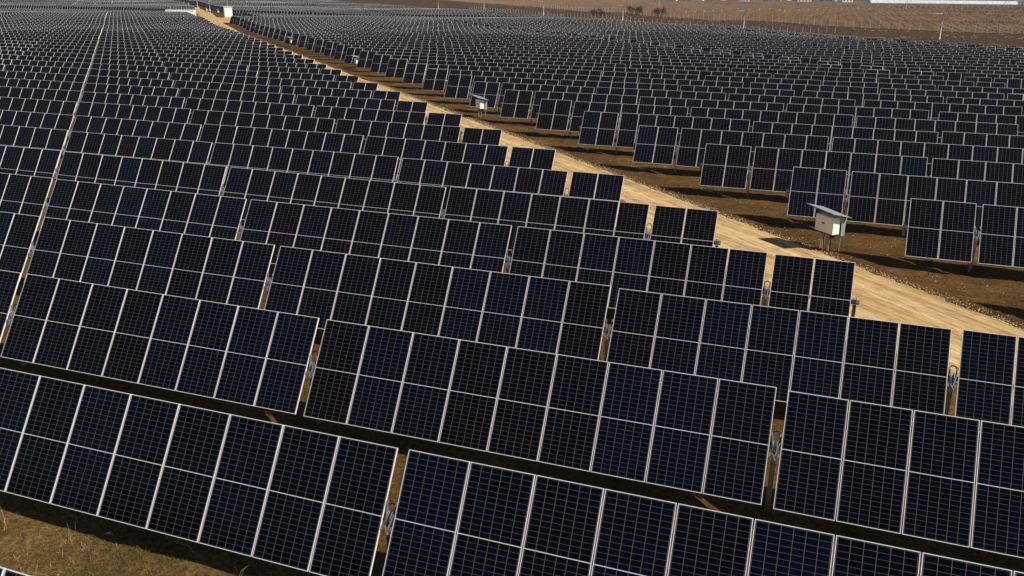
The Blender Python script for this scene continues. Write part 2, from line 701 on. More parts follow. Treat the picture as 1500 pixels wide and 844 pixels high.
def pile_mesh():
    m = MB()
    top = HUB - .16
    for dx in (-.045, .045):
        m.box((dx, .06, top / 2 - .1), (.008, .15, top + .2), 0)
    m.box((0, .06, top / 2 - .1), (.082, .008, top + .2), 0)
    return m.mesh("support_pile", [M_GALV])


def bearing_mesh(clamps=True, mat=None):
    m = MB()
    c = Vector((0, 0, HUB)) + NRM * TOFF
    ring = []
    for j in range(10):
        a = 2 * math.pi * j / 10
        ring.append((math.cos(a), math.sin(a)))
    for dx in (-.035, .035):
        vs, fs = [], []
        for rr in (.075, .135):
            for w in (-.008, .008):
                for (ca, sa) in ring:
                    vs.append((dx + w, c.y + rr * ca, c.z + rr * sa))
        for j in range(10):
            k = (j + 1) % 10
            fs += [(j, k, 20 + k, 20 + j), (10 + k, 10 + j, 30 + j, 30 + k), (20 + j, 20 + k, 30 + k, 30 + j), (k, j, 10 + j, 10 + k)]
        m.add(vs, fs, 0)
    m.box((0, c.y, c.z - .20), (.09, .20, .16), 0)                      # saddle on the pile
    # clamps and links that show in the slot between the modules
    for dx, dy, ln, rz in ((-.055, .10, .22, .12), (.05, -.06, .26, -.22), (.0, -.2, .16, .5)) if clamps else ():
        p = Vector((dx, 0, HUB)) + UPV * dy + NRM * -.015
        m.box(p, (.022, ln, .03), 0, ROT @ Matrix.Rotation(rz, 3, 'Z'))
    for sx in (-.085, .085) if clamps else ():
        for dy in (.23, -.17):
            p = Vector((sx, 0, HUB)) + UPV * dy + NRM * -.02
            m.box(p, (.03, .07, .035), 0, ROT)
    return m.mesh("bearing", [mat or M_GALV])


def loop_mesh(rad=.085, lift=.34):
    m = MB()
    pts = []
    c = Vector((0, 0, HUB)) + NRM * -.05
    pts.append(c + Vector((-rad - .004, 0, 0)) + UPV * .02)
    pts.append(c + Vector((-rad, 0, 0)) + UPV * (lift - .12))
    for j in range(9):
        a = math.pi - math.pi * j / 8
        pts.append(c + Vector((rad * math.cos(a), 0, 0)) + UPV * (lift - .06 + rad * 1.1 * math.sin(a)))
    pts.append(c + Vector((rad, 0, 0)) + UPV * (lift - .16))
    pts.append(c + Vector((rad - .03, 0, 0)) + UPV * .05)
    m.tube(pts, .013, 6)
    return m.mesh("cable_loop", [M_BLACK], True)


ME_PILE, ME_BEAR, ME_BEARE, ME_LOOP = pile_mesh(), bearing_mesh(), end_bearing(), [loop_mesh(.085, .34), loop_mesh(.078, .27), loop_mesh(.082, .40), loop_mesh(.07, .22)]

ORD = ["zeroth", "first", "second", "third", "fourth", "fifth", "sixth", "seventh", "eighth", "ninth", "tenth", "eleventh",
       "twelfth", "thirteenth", "fourteenth", "fifteenth", "sixteenth", "seventeenth", "eighteenth", "nineteenth"]
TENS = {2: ("twenty", "twentieth"), 3: ("thirty", "thirtieth"), 4: ("forty", "fortieth"), 5: ("fifty", "fiftieth"), 6: ("sixty", "sixtieth"), 7: ("seventy", "seventieth")}


def ordinal(i):
    if i < 20:
        return ORD[i]
    a, b = divmod(i, 10)
    return TENS[a][1] if b == 0 else TENS[a][0] + "-" + ORD[b]


# rows whose road end lies outside the frame are counted from the left edge of the photo instead
def in_frame(bb):
    return bb[1] > 4 and bb[0] < 1496 and bb[3] > 2 and bb[2] < 842


by_row = {}
for a, t, bb in individual:
    if in_frame(bb):
        by_row.setdefault((t[0], t[1]), []).append(t)
for v in by_row.values():
    v.sort(key=lambda t: t[4])


def table_label(t, bb):
    side, k, idx, n = t[:4]
    if not in_frame(bb):
        return "%s-panel solar table standing just outside the edge of the picture" % NUM[n]
    if side == "L":
        row = by_row[(side, k)]
        i = row.index(t) + 1
        if k == 0:
            return "solar table showing only a sliver in the bottom left corner, nearest of all"
        if k <= 3:
            where = ["", "front row", "second row from the front", "third row from the front"][k]
            pos = "cut by the left edge" if i == 1 else ("at the right edge" if i == len(row) else ORD[i] + " from the left edge")
            return "%s-panel solar table in the %s, %s" % (NUM[n], where, pos)
        if idx == 0:
            return "short two-panel solar table at the left roadside, %s row from the front" % ordinal(k)
        return "%s-panel solar table left of the road, %s row from front, %s from the road" % (NUM[n], ordinal(k), ordinal(idx + 1))
    r = k - 5
    if idx == 0:
        return "short two-panel solar table at the right roadside, end of the %s right-hand row" % ordinal(r)
    return "%s-panel solar table right of the road, %s row from front, %s from road" % (NUM[n], ordinal(r), ordinal(idx + 1))


def make_table(t, bb, level):
    side, k, idx, n, xl, y, q = t
    xc = xl + n * SP / 2
    root = empty("solar_table", (xl, y, zf(xc, y)))
    grp = "solar tables in rows left of the road" if side == "L" else "solar tables in rows right of the road"
    if not in_frame(bb):
        grp = "%s-panel solar tables just outside the picture" % NUM[n]
    tag(root, table_label(t, bb), "solar panel array", grp)
    last = (side == "L" and q == 0)
    dt = rnd.gauss(0, R(.75))
    root.rotation_euler = (0, rnd.gauss(0, R(.10)), rnd.gauss(0, R(.05)))
    root.location.z += rnd.gauss(0, .012)
    for i in range(n):
        rot = (TILT + dt + rnd.gauss(0, R(.12)), 0, rnd.gauss(0, R(.03)))
        p = link("solar_panel", ME_GLASS if level == 2 else ME_PANEL, root, ((i + .5) * SP, 0, HUB), rot)
        if level == 2:
            link("frame", ME_FRAME, p)
    e0 = .16 if (side == "R" and q == 0) else 0.0
    e1 = GAP if not last else .22
    if side == "R" and q == 7:
        e1 = .16
    link("torque_tube", tube_mesh(n, e0, e1), root)
    xp = n * SP + (GAP / 2 if not last else .10)
    link("support_pile", ME_PILE, root, (xp, 0, 0))
    link("bearing", ME_BEARE if last else ME_BEAR, root, (xp, 0, 0))
    if e0:
        link("bearing", ME_BEARE, root, (-.10, 0, 0))
    if not last and not (side == "R" and q == 7):
        lo = link("cable_loop", rnd.choice(ME_LOOP), root, (xp, 0, 0))
    return root


for a, t, bb in individual + extra:
    wpx = (bb[1] - bb[0]) / t[3]
    make_table(t, bb, 2 if (wpx > 34 and in_frame(bb)) else 1)

# all remaining tables, too many to single out: one object
hx, hy = PWID / 2, PHEI / 2
LF = .0165
tp_o = [(-hx, -hy), (hx, -hy), (hx, hy), (-hx, hy)]
tp_i = [(-hx + LF, -hy + LF), (hx - LF, -hy + LF), (hx - LF, hy - LF), (-hx + LF, hy - LF)]
tmpl = np.array([(x, y, 0) for x, y in tp_o] + [(x, y, 0) for x, y in tp_i] + [(x, y, -PTH) for x, y in tp_o])
tq = np.array([(4, 5, 6, 7), (0, 1, 5, 4), (1, 2, 6, 5), (2, 3, 7, 6), (3, 0, 4, 7),
               (1, 0, 8, 9), (2, 1, 9, 10), (3, 2, 10, 11), (0, 3, 11, 8), (8, 11, 10, 9)])
tm = np.array([0, 1, 1, 1, 1, 1, 1, 1, 1, 2])
bq = np.array([(0, 1, 3, 2), (4, 6, 7, 5), (0, 4, 5, 1), (2, 3, 7, 6), (0, 2, 6, 4), (1, 5, 7, 3)])
V, Q, MI, TI = [], [], [], []
off = 0
UVt = (tmpl[:, :2] + np.array([hx, hy]))
for a, t, bb in rest:
    side, k, idx, n, xl, y, q = t
    slope = (zf(xl + n * SP, y) - zf(xl, y)) / (n * SP)
    dt = nrs.normal(0, R(.5))
    ct, st = math.cos(TILT + dt), math.sin(TILT + dt)
    for i in range(n):
        cx = xl + (i + .5) * SP
        cz = zf(xl, y) + slope * (cx - xl) + HUB
        v = np.empty((12, 3))
        v[:, 0] = tmpl[:, 0] + cx
        v[:, 1] = tmpl[:, 1] * ct - tmpl[:, 2] * st + y
        v[:, 2] = tmpl[:, 1] * st + tmpl[:, 2] * ct + cz + slope * tmpl[:, 0]
        V.append(v)
        Q.append(tq + off)
        MI.append(tm)
        TI.append(np.full(10, nrs.rand()))
        off += 12
    # tube and pile
    for (cx, cy, cz, sx, sy, sz) in ((xl + n * SP / 2 + GAP / 2, y + .09, HUB - .06 + zf(xl + n * SP / 2, y), n * SP + GAP, .11, .11),
                                     (xl + n * SP + GAP / 2, y + .1, .62 + zf(xl + n * SP, y), .09, .13, 1.44)):
        v = np.array([(cx + ax * sx / 2, cy + ay * sy / 2, cz + az * sz / 2) for ax in (-1, 1) for ay in (-1, 1) for az in (-1, 1)])
        V.append(v)
        Q.append(bq + off)
        MI.append(np.full(6, 3))
        TI.append(np.zeros(6))
        off += 8
V = np.concatenate(V)
Q = np.concatenate(Q)
MI = np.concatenate(MI)
TI = np.concatenate(TI)
me = bpy.data.meshes.new("distant_solar_tables")
me.vertices.add(len(V))
me.vertices.foreach_set("co", V.ravel())
me.loops.add(len(Q) * 4)
me.loops.foreach_set("vertex_index", Q.ravel().astype(np.int32))
me.polygons.add(len(Q))
me.polygons.foreach_set("loop_start", np.arange(0, len(Q) * 4, 4, dtype=np.int32))
me.polygons.foreach_set("loop_total", np.full(len(Q), 4, dtype=np.int32))
for m_ in (M_CELLF, M_FRAME, M_BACK, M_TUBE):
    me.materials.append(m_)
me.polygons.foreach_set("material_index", MI.astype(np.int32))
me.update(calc_edges=True)
ul = me.uv_layers.new(name="UVMap")
uvall = np.zeros((len(Q), 4, 2))
uvall[:] = UVt[[4, 5, 6, 7]]
ul.data.foreach_set("uv", uvall.ravel())
at_ = me.attributes.new("tint", "FLOAT", "FACE")
at_.data.foreach_set("value", TI)
tag(link("distant_solar_tables", me), "countless rows of dark solar panels receding to the horizon", "solar panel array", kind="stuff")

# ------------------------------------------------------------------ inverters under canopies along the road
def inverter_meshes():
    """local x along the road, local -y faces the road"""
    d = {}
    m = MB()
    m.box((0, 0, 1.07), (.98, .34, .66))
    m.box((0, -.178, 1.07), (.92, .016, .60))
    d["cabinet"] = (m.mesh("cabinet", [M_CAB]), None)
    m = MB(); m.box((-.05, -.1905, 1.10), (.13, .008, .065)); d["badge"] = (m.mesh("badge", [M_DARK]), "cabinet")
    m = MB(); m.box((.42, -.1905, 1.31), (.025, .008, .035)); d["latch"] = (m.mesh("latch", [M_DARK]), "cabinet")
    m = MB(); m.box((-.02, .02, .705), (.80, .24, .085)); m.box((.20, .10, .60), (.22, .12, .16))
    d["cable_gland_plate"] = (m.mesh("cable_gland_plate", [M_DARK]), "cabinet")
    # dark rear heat sink
    m = MB()
    for i in range(14):
        m.box((-.42 + i * .065, .20, 1.07), (.014, .06, .52))
    d["heat_sink"] = (m.mesh("heat_sink", [M_DARK]), "cabinet")
    # canopy: bent sheet, sloping a little, turned down at its rear
    m = MB()
    prof = [(-.50, 1.73), (-.1, 1.635), (.22, 1.56), (.36, 1.525), (.46, 1.49)]
    vs, fs = [], []
    for x in (-.76, .76):
        for (y_, z_) in prof:
            vs.append((x, y_, z_ - x * .06))
        for (y_, z_) in prof:
            vs.append((x, y_, z_ - .02 - x * .06))
    np_ = len(prof)
    for i in range(np_ - 1):
        fs += [(i, i + 1, 2 * np_ + i + 1, 2 * np_ + i), (np_ + i + 1, np_ + i, 3 * np_ + i, 3 * np_ + i + 1),
               (i + 1, i, np_ + i, np_ + i + 1), (2 * np_ + i, 2 * np_ + i + 1, 3 * np_ + i + 1, 3 * np_ + i)]
    fs += [(0, 2 * np_, 3 * np_, np_), (np_ - 1, 2 * np_ - 1, 4 * np_ - 1, 3 * np_ - 1)]
    m.add(vs, fs)
    d["canopy"] = (m.mesh("canopy", [M_CANOPY]), None)
    # curved side brackets carrying the canopy
    for sx in (-.50, .50):
        m = MB()
        outer = [(.40, .70), (.40, 1.50), (-.34, 1.67)]
        curve = []
        for j in range(9):
            a = math.pi / 2 * j / 8
            curve.append((-.34 + .54 * math.sin(a), 1.15 + .43 * math.cos(a)))
        curve += [(.22, .70)]
        poly = outer + curve
        n_ = len(poly)
        vs = [(sx * 1.08 - .008, a, b - sx * .06) for a, b in poly] + [(sx * 1.08 + .008, a, b - sx * .06) for a, b in poly]
        fs = [(i, (i + 1) % n_, n_ + (i + 1) % n_, n_ + i) for i in range(n_)]
        # fan the two faces as strips between outer edge and curve
        fs += [tuple(range(n_)), tuple(n_ + i for i in reversed(range(n_)))]
        m.add(vs, fs)
        d["bracket" + ("" if sx < 0 else "_")] = (m.mesh("bracket", [M_CANOPY]), None)
    for sx in (-.40, .44):
        m = MB()
        m.box((sx, .30, .64), (.07, .05, 1.68))
        d["post" + ("" if sx < 0 else "_")] = (m.mesh("post", [M_GALV]), None)
    m = MB(); m.box((0, .255, 1.25), (1.0, .04, .06)); m.box((0, .255, .87), (1.0, .04, .06))
    d["crossbar"] = (m.mesh("crossbar", [M_GALV]), None)
    for i, cx in enumerate((-.26, -.16, -.06, .06, .16, .30)):
        m = MB()
        m.tube([(cx, 0, .76), (cx + rnd.uniform(-.02, .02), -.02, .45), (cx + rnd.uniform(-.03, .03), .02, -.1)], .022 if i != 3 else .032, 8)
        d["conduit" + "_" * i] = (m.mesh("conduit", [M_CONDUIT if i % 3 != 2 else M_DARK]), None)
    return d


INV = inverter_meshes()
inv_pos = [(6.83, 24.75), (-19.9, 54.0), (-50.1, 87.4), (-82.6, 121.9), (-114, 156), (-147.3, 192.5), (-203.4, 257.8), (-222, 275), (-244.1, 297.5), (-290, 347), (-344.1, 409.1), (-391.1, 459.2)]
inv_lab = ["largest and nearest white inverter under a blue-grey canopy beside the road",
           "second nearest canopied white inverter at the bend of dark soil beside the road",
           "third nearest canopied white inverter along the right road edge",
           "fourth nearest small canopied white inverter along the right road edge",
           "fifth nearest small canopied white inverter along the right road edge",
           "tiny white inverter just below the white kiosk at the road",
           "tiny white inverter just beyond the white kiosk, first of the far ones",
           "tiny white inverter beyond the kiosk, second of the far ones",
           "tiny white inverter beyond the kiosk, third of the far ones",
           "tiny white inverter on the far road, fourth past the kiosk",
           "speck-sized white inverter on the far road, fifth past the kiosk",
           "farthest speck-sized white inverter at the vanishing end of the road"]
for i, ((x, y), lab) in enumerate(zip(inv_pos, inv_lab)):
    # local +x = (0.687,-0.726) towards the camera along the road, local -y = (-0.726,-0.687) facing the road
    root = empty("inverter_station", (x, y, zf(x, y)), math.atan2(-.726, .687))
    tag(root, lab, "inverter", "white inverters along the right edge of the road")
    made = {}
    for nm, (meh, par) in INV.items():
        made[nm] = link(nm.rstrip("_"), meh, made[par] if par else root)

# ------------------------------------------------------------------ kiosk and containers
kx, ky = at(334.5, 25.5)
root = empty("transformer_kiosk", (kx, ky, zf(kx, ky)), math.atan2(-.726, .687))
tag(root, "big white transformer kiosk with flat roof beside the road far away", "kiosk")
m = MB(); m.box((0, 0, 1.7), (3.4, 2.5, 3.0)); m.build("body", M_WHITE, root)
m = MB(); m.box((0, 0, 3.28), (3.7, 2.8, .16)); m.build("roof", M_WHITE, root)
m = MB(); m.box((0, 0, .05), (3.6, 2.7, .4)); m.build("plinth", M_PALE, root)
for sx in (-.8, .8):
    m = MB(); m.box((sx, -1.265, 1.55), (1.2, .03, 2.2)); dr = m.build("door", M_CAB, root)
    m = MB(); m.box((sx - .4 * (1 if sx > 0 else -1), -1.295, 1.5), (.06, .03, .2)); m.build("handle", M_DARK, dr)
m = MB()
for i in range(7):
    m.box((1.715, 0, 1.9 + i * .14), (.03, 1.4, .05))
m.build("louvre", M_CAB, root)
m = MB(); m.tube([(.3, 0, 3.3), (.3, 0, 6.6)], .035, 6); m.build("antenna", M_PALE, root)


def container(name, x, y, mat, lab, L=12.0, H=2.6, rot=30):
    r_ = empty(name, (x, y, zf(x, y)), R(rot))
    tag(r_, lab, "container", "site containers by the road")
    mb = MB()
    mb.box((0, 0, H / 2 + .1), (L - .1, 2.34, H - .14))
    k_ = int(L / .28)
    for i in range(k_):
        for sy in (-1, 1):
            mb.box((-L / 2 + .25 + i * (L - .5) / (k_ - 1), sy * 1.185, H / 2 + .1), (.13, .03, H - .4))
    mb.build("body", mat, r_)
    mb = MB()
    for z_ in (.17, H + .05):
        for sy in (-1, 1):
            mb.box((0, sy * 1.2, z_), (L, .1, .16))
        for sx in (-1, 1):
            mb.box((sx * (L / 2 - .05), 0, z_), (.1, 2.3, .16))
    for sx in (-1, 1):
        for sy in (-1, 1):
            mb.box((sx * (L / 2 - .06), sy * 1.19, H / 2 + .1), (.14, .14, H - .1))
    mb.build("corner_frame", mat, r_)
    for sy in (-.58, .58):
        mb = MB()
        mb.box((L / 2 + .02, sy, H / 2 + .1), (.04, 1.1, H - .4))
        d_ = mb.build("door", mat, r_)
        mb = MB()
        mb.tube([(L / 2 + .06, sy * .5, .3), (L / 2 + .06, sy * .5, H - .1)], .02, 6)
        mb.build("locking_bar", M_GALV, d_)
    return r_


container("shipping_container", -186.0, 217.6, M_WHITE, "long white site container standing at the left of the road", 8.6)
container("shipping_container", -196.0, 218.5, M_GREEN, "long dull green site container left of the white one", 9.5, 2.8, 12)

# ------------------------------------------------------------------ lamp posts and poles
def lamp_post(base_px, h, arm, lab, cat="lamp post", box=True):
    x, y = at(*base_px)
    r_ = empty("lamp_post", (x, y, zf(x, y)))
    tag(r_, lab, cat, "lamp posts along the far edge of the solar field")
    mb = MB(); mb.tube([(0, 0, -.2), (0, 0, h * .5), (0, 0, h)], [.13, .115, .10], 8); mb.build("pole", M_PALE, r_, smooth=True)
    if arm:
        mb = MB(); mb.tube([(0, 0, h - .06), (-arm, -.25 * arm, h + .05)], .08, 6); a_ = mb.build("arm", M_PALE, r_)
        mb = MB(); mb.box((-arm - .2, -.25 * arm - .05, h + .05), (.75, .28, .13)); mb.build("lamp_head", M_LAMP, r_)
    if box:
        mb = MB(); mb.box((-.05, -.14, h * .58), (.34, .26, .38)); mb.build("control_box", M_LAMP, r_)


lamp_post((1376, 58), 5.6, 1.7, "tall pale lamp post with a left arm near the right edge, largest of its line")
lamp_post((1089, 41), 5.2, 1.7, "pale lamp post with left arm standing right of the three bare bushes")
lamp_post((912, 33), 5.3, 1.7, "pale lamp post with left arm just left of the middle bare bush")
lamp_post((796, 23), 5.4, 1.9, "pale lamp post with left arm left of the leftmost bare bush")
lamp_post((709, 15), 5.6, 1.6, "small pale lamp post, second from the left of its line", box=False)
lamp_post((642, 15), 5.2, 1.4, "smallest pale lamp post above the dark end of the far panel row", box=False)


def pole(base_px, h, r0, mat, lab, top_box=False, grp="thin far poles"):
    x, y = at(*base_px)
    r_ = empty("utility_pole", (x, y, zf(x, y)))
    tag(r_, lab, "pole", grp)
    mb = MB(); mb.tube([(0, 0, -.2), (0, 0, h)], [r0, r0 * .7], 8); mb.build("pole", mat, r_, smooth=True)
    if top_box:
        mb = MB(); mb.box((.18, -.1, h - .2), (.55, .3, .35)); mb.build("camera_head", M_LAMP, r_)
        mb = MB(); mb.box((0, -.18, .9), (.5, .3, .7)); mb.build("control_box", M_LAMP, r_)


pole((290, 17), 7.5, .15, M_WOOD, "tan wooden pole standing behind the white container")
pole((308, 19), 4.4, .09, M_PALE, "pale camera pole left of the white kiosk", True)
pole((362, 17), 4.4, .09, M_PALE, "pale camera pole right of the white kiosk", True)
pole((965, 10), 6.0, .16, M_PALE, "white pole standing behind the rightmost bare bush", True)
pole((925, 8), 6.0, .12, M_WOOD, "thin brown pole in the field behind the middle bare bush")
pole((1149, 18), 6.0, .13, M_WOOD, "thin brown pole in the field above the second lamp post")
pole((1327, 14), 6.5, .16, M_WOOD, "leaning brown pole in the brown field at the top right")
pole((1471, 11), 6.0, .18, M_WOOD, "thin pole near the long white greenhouse at the right edge")

M_FPOST = simple("grey_wood_posts", (.46, .38, .29), .85, 0, .2, 3.0)
# ------------------------------------------------------------------ fences
def resample(poly, step):
    out, acc = [], 0.0
    for (x0, y0), (x1, y1) in zip(poly, poly[1:]):
        L = math.hypot(x1 - x0, y1 - y0)
        d = -acc
        while d + step <= L:
            d += step
            if d >= 0:
                out.append((x0 + (x1 - x0) * d / L, y0 + (y1 - y0) * d / L))
        acc = L - d
    return out


def fence(name, pts, h, r0, mat, lab, wires, lean=.03):
    r_ = empty(name, (pts[0][0], pts[0][1], 0))
    tag(r_, lab, "fence")
    ox, oy = pts[0]
    restmb = MB()
    for i, (x, y) in enumerate(pts):
        z = zf(x, y)
        lx, ly = rnd.gauss(0, lean), rnd.gauss(0, lean)
        hh = h * rnd.uniform(.93, 1.05)
        p3 = [(x - ox, y - oy, z - .2), (x - ox + lx * hh, y - oy + ly * hh, z + hh)]
        if i < 96:
            mb = MB(); mb.tube(p3, [r0, r0 * .85], 6); mb.build("post", mat, r_)
        else:
            restmb.tube(p3, [r0, r0 * .85], 5)
    if restmb.v:
        o = restmb.build("far_posts", mat, r_)
        o["kind"] = "stuff"
    mb = MB()
    for w in wires:
        mb.tube([(x - ox, y - oy, zf(x, y) + w * h) for x, y in pts], .008, 3)
    mb.build("wire", M_WIRE, r_)


fence("wire_fence", resample(FENCE, 3.3), 2.4, .075, M_FPOST, "long wire fence of brown posts in front of the brown field", (.3, .6, .92))
inner = resample([(8, 232), (-28, 263), (-46, 272), (-88, 316), (-119, 347), (-160, 388)], 2.7)
fence("stake_fence", inner, 1.35, .05, M_PALE, "low fence of pale stakes directly behind the last solar rows", (.5, .9))

# ------------------------------------------------------------------ vineyard in the brown field
def field_edge(y):
    x = fence_x(y) if y <= 666 else -292.5 - (y - 666) * .72
    return x


mb = MB()
for r in range(-130, 130):
    x0 = r * 3.2
    y = 240.0
    while y < 960:
        e = field_edge(y)
        st = 1.6 + (y > 450) * 1.2 + (y > 650) * 1.6
        if e is not None and x0 > e + 8 + 4 * math.sin(y * .05) and rnd.random() < .68:
            p = px((x0, y, 0))
            if p and -20 < p[0] < 1540 and p[1] > -4:
                h = rnd.uniform(.14, .48)
                w = rnd.uniform(.06, .16)
                j = rnd.gauss(0, .22)
                z = zf(x0, y) + .1
                y += rnd.uniform(-.5, .9)
                a, b = y, y + st * rnd.uniform(.55, .95)
                jx = x0 + j
                mb.add([(jx - w, a, z), (jx + w, a, z), (jx, a + .2, z + h), (jx - w, b, z), (jx + w, b, z), (jx + rnd.uniform(-.1, .1), b - .2, z + h * rnd.uniform(.6, 1.1))],
                       [(0, 1, 2), (3, 5, 4), (0, 2, 5, 3), (1, 4, 5, 2)])
        y += st
M_VINE = simple("bare_vines", (.120, .072, .038), .95, 0, .35, .6)
tag(mb.build("bare_vine_rows", M_VINE), "rows of bare brown vines covering the field behind the fence", "vineyard", kind="stuff")

dots = resample([(-57.8, 367.7), (-38, 420), (-4.3, 474), (17.6, 530), (45.5, 590), (79, 655), (133, 745)], 8.0)
for i, (x, y) in enumerate(dots):
    yl = rnd.random() < .35
    r_ = empty("marker_post", (x, y, zf(x, y)))
    tag(r_, "slim post with a %s tag in the dotted line across the brown field" % ("yellow" if yl else "white"), "marker post",
        "yellow-tagged posts in the dotted line" if yl else "white-tagged posts in the dotted line")
    h = rnd.uniform(1.3, 1.9)
    q = MB(); q.tube([(0, 0, -.1), (0, 0, h)], .05, 6); q.build("post", M_WOOD, r_)
    s_ = rnd.uniform(.42, .66)
    q = MB(); q.box((0, 0, h + .1), (s_, .14, s_ * 1.1)); q.build("tag", M_YELLOW if yl else M_WHITE, r_)

# ------------------------------------------------------------------ bare bushes
def bare_bush(x, y, w, h, lab, seed):
    rr = random.Random(seed)
    r_ = empty("bare_bush", (x, y, zf(x, y)))
    tag(r_, lab, "bush", "bare bushes at the edge of the brown field")
    tr, cr = MB(), MB()

    def grow(p, d, ln, rad, depth):
        q_ = p + d * ln
        (tr if depth < 2 else cr).tube([p, q_], [rad, rad * .7], 5 if depth < 2 else 3, cap=False)
        if depth >= 5:
            return
        nb = 3 if depth < 4 else 4
        for _ in range(nb):
            dd = (d + Vector((rr.gauss(0, .55), rr.gauss(0, .55), rr.gauss(.10, .35)))).normalized()
            grow(p + d * ln * rr.uniform(.55, 1), dd, ln * rr.uniform(.6, .85), max(.019, rad * .6), depth + 1)
    for s_ in range(6):
        a = rr.uniform(0, 6.28)
        d = Vector((math.cos(a) * .55 * w / h, math.sin(a) * .55 * w / h, 1)).normalized()
        grow(Vector((math.cos(a) * .25, math.sin(a) * .25, -.1)), d, h * .30, .09, 0)
    tr.build("trunk", M_BARK, r_)
    cr.build("crown", M_BARK, r_)


bx = [(875, 26), (928, 26), (966, 25)]
bl = ["leftmost of the three bare bushes, faint and low at the fence", "middle and largest of the three bare bushes beside a lamp post", "rightmost of the three bare bushes, dark and round"]
for i, (bp, l_, (w, h)) in enumerate(zip(bx, bl, ((8, 4.6), (10.5, 6.6), (7.5, 5.6)))):
    x, y = at(*bp)
    bare_bush(x, y, w, h, l_, 40 + i)

rr = random.Random(77)
q = MB()
mats_scrub = [simple("dead_scrub_dark", (.055, .036, .018), .95, 0, .3, .7), simple("dead_scrub_straw", (.17, .118, .06), .95, 0, .3, .7), simple("verge_moss", (.085, .08, .022), .95, 0, .3, .7)]
for i in range(5200):
    y = rr.uniform(165, 560)
    e = fence_x(y)
    if e is None:
        e = 80.0
    x = rr.uniform(160 - ROADK * y, e + 4)
    nz_ = noise.noise((x * .06, y * .06, 3))
    mi = 1 if nz_ > .22 else 0
    if e - 14 < x and rr.random() < .5:
        mi = 2 if noise.noise((x * .03, y * .03, 9)) > .1 else 1
    p = px((x, y, 0))
    if p is None or not -30 < p[0] < 1540:
        continue
    w_, h_ = rr.uniform(.12, .55), rr.uniform(.05, .3)
    z = zf(x, y) - .02
    n_ = 6
    vs = [(x + w_ * rr.uniform(.6, 1.2) * math.cos(6.283 * j / n_), y + w_ * rr.uniform(.6, 1.2) * math.sin(6.283 * j / n_), z) for j in range(n_)] + [(x + rr.uniform(-.1, .1), y, z + h_)]
    q.add(vs, [(j, (j + 1) % n_, n_) for j in range(n_)], mi)
tag(q.build("verge_scrub", mats_scrub), "dead scrub and straw on the dark strip before the fence", "scrub", kind="stuff")

# ------------------------------------------------------------------ far buildings behind the field
M_ROOFR = simple("roof_tiles", (.22, .10, .07), .8)
M_ROOFG = simple("roof_grey", (.20, .21, .22), .7)
M_WALLC = simple("cream_wall", (.62, .58, .50), .8)
M_WIN = simple("window_glass", (.03, .04, .05), .15)
M_BLUE = simple("blue_wall", (.10, .17, .28), .6)
M_GH = simple("greenhouse_film", (.50, .56, .60), .35, 0, .22, .12)


def house(px_x, py, w, d, h, wall, roofm, lab, ridge=1.6):
    x, y = at(px_x, py)
    r_ = empty("far_house", (x, y, zf(x, y)), rnd.uniform(-.3, .3))
    tag(r_, lab, "house", "far buildings behind the brown field")
    q = MB(); q.box((0, 0, h / 2), (w, d, h)); q.build("wall", wall, r_)
    q = MB()
    o = .4
    q.add([(-w / 2 - o, -d / 2 - o, h), (w / 2 + o, -d / 2 - o, h), (w / 2 + o, d / 2 + o, h), (-w / 2 - o, d / 2 + o, h), (-w / 2 - o, 0, h + ridge), (w / 2 + o, 0, h + ridge)],
          [(0, 1, 5, 4), (2, 3, 4, 5), (0, 4, 3), (1, 2, 5), (3, 2, 1, 0)])
    q.build("roof", roofm, r_)
    for i in range(max(2, int(w / 3))):
        q = MB(); q.box((-w / 2 + (i + .5) * w / max(2, int(w / 3)), -d / 2 - .02, h * .5), (1.1, .05, 1.3)); q.build("window", M_WIN, r_)


house(985, 1.6, 9, 7, 3.2, M_WALLC, M_ROOFR, "tiny cream far house, leftmost of those on the field's far edge")
house(1022, 1.6, 12, 8, 3.2, M_WHITE, M_ROOFG, "tiny white far house with grey roof, second from the left")
house(1090, 2.2, 10, 8, 3.4, M_WHITE, M_ROOFR, "tiny white far house with red roof, third from the left")
house(1125, 2.4, 8, 7, 3.0, M_BLUE, M_ROOFG, "tiny dark blue far shed beside the yellow van")
house(1178, 2.8, 14, 8, 3.4, M_WHITE, M_ROOFG, "tiny long white far house between the yellow van and dark shed")
house(1210, 3.0, 12, 8, 3.6, M_BLUE, M_ROOFG, "tiny dark blue far shed left of the white greenhouse")
house(1240, 3.4, 11, 8, 3.4, M_WHITE, M_ROOFG, "tiny white far house nearest the left end of the greenhouse")
house(1493, 6.6, 9, 7, 3.8, M_WHITE, M_BLUE, "white far house with blue roof at the right edge")


def van(px_x, py, mat, lab):
    x, y = at(px_x, py)
    r_ = empty("parked_van", (x, y, zf(x, y)), rnd.uniform(-.2, .2))
    tag(r_, lab, "van", "far vans behind the brown field")
    q = MB()
    prof = [(-2.6, .45), (2.6, .45), (2.65, 1.15), (2.0, 1.35), (1.45, 2.2), (-2.6, 2.25)]
    vs = [(a, -.95, b) for a, b in prof] + [(a, .95, b) for a, b in prof]
    n_ = len(prof)
    q.add(vs, [(i, (i + 1) % n_, n_ + (i + 1) % n_, n_ + i) for i in range(n_)] + [tuple(reversed(range(n_))), tuple(range(n_, 2 * n_))])
    q.build("body", mat, r_)
    for sx in (-1.7, 1.7):
        for sy in (-.9, .9):
            q = MB(); q.tube([(sx, sy - .1, .38), (sx, sy + .1, .38)], .38, 10); q.build("wheel", M_DARK, r_)
    q = MB(); q.box((1.0, -.955, 1.65), (.8, .02, .5)); q.build("window", M_WIN, r_)


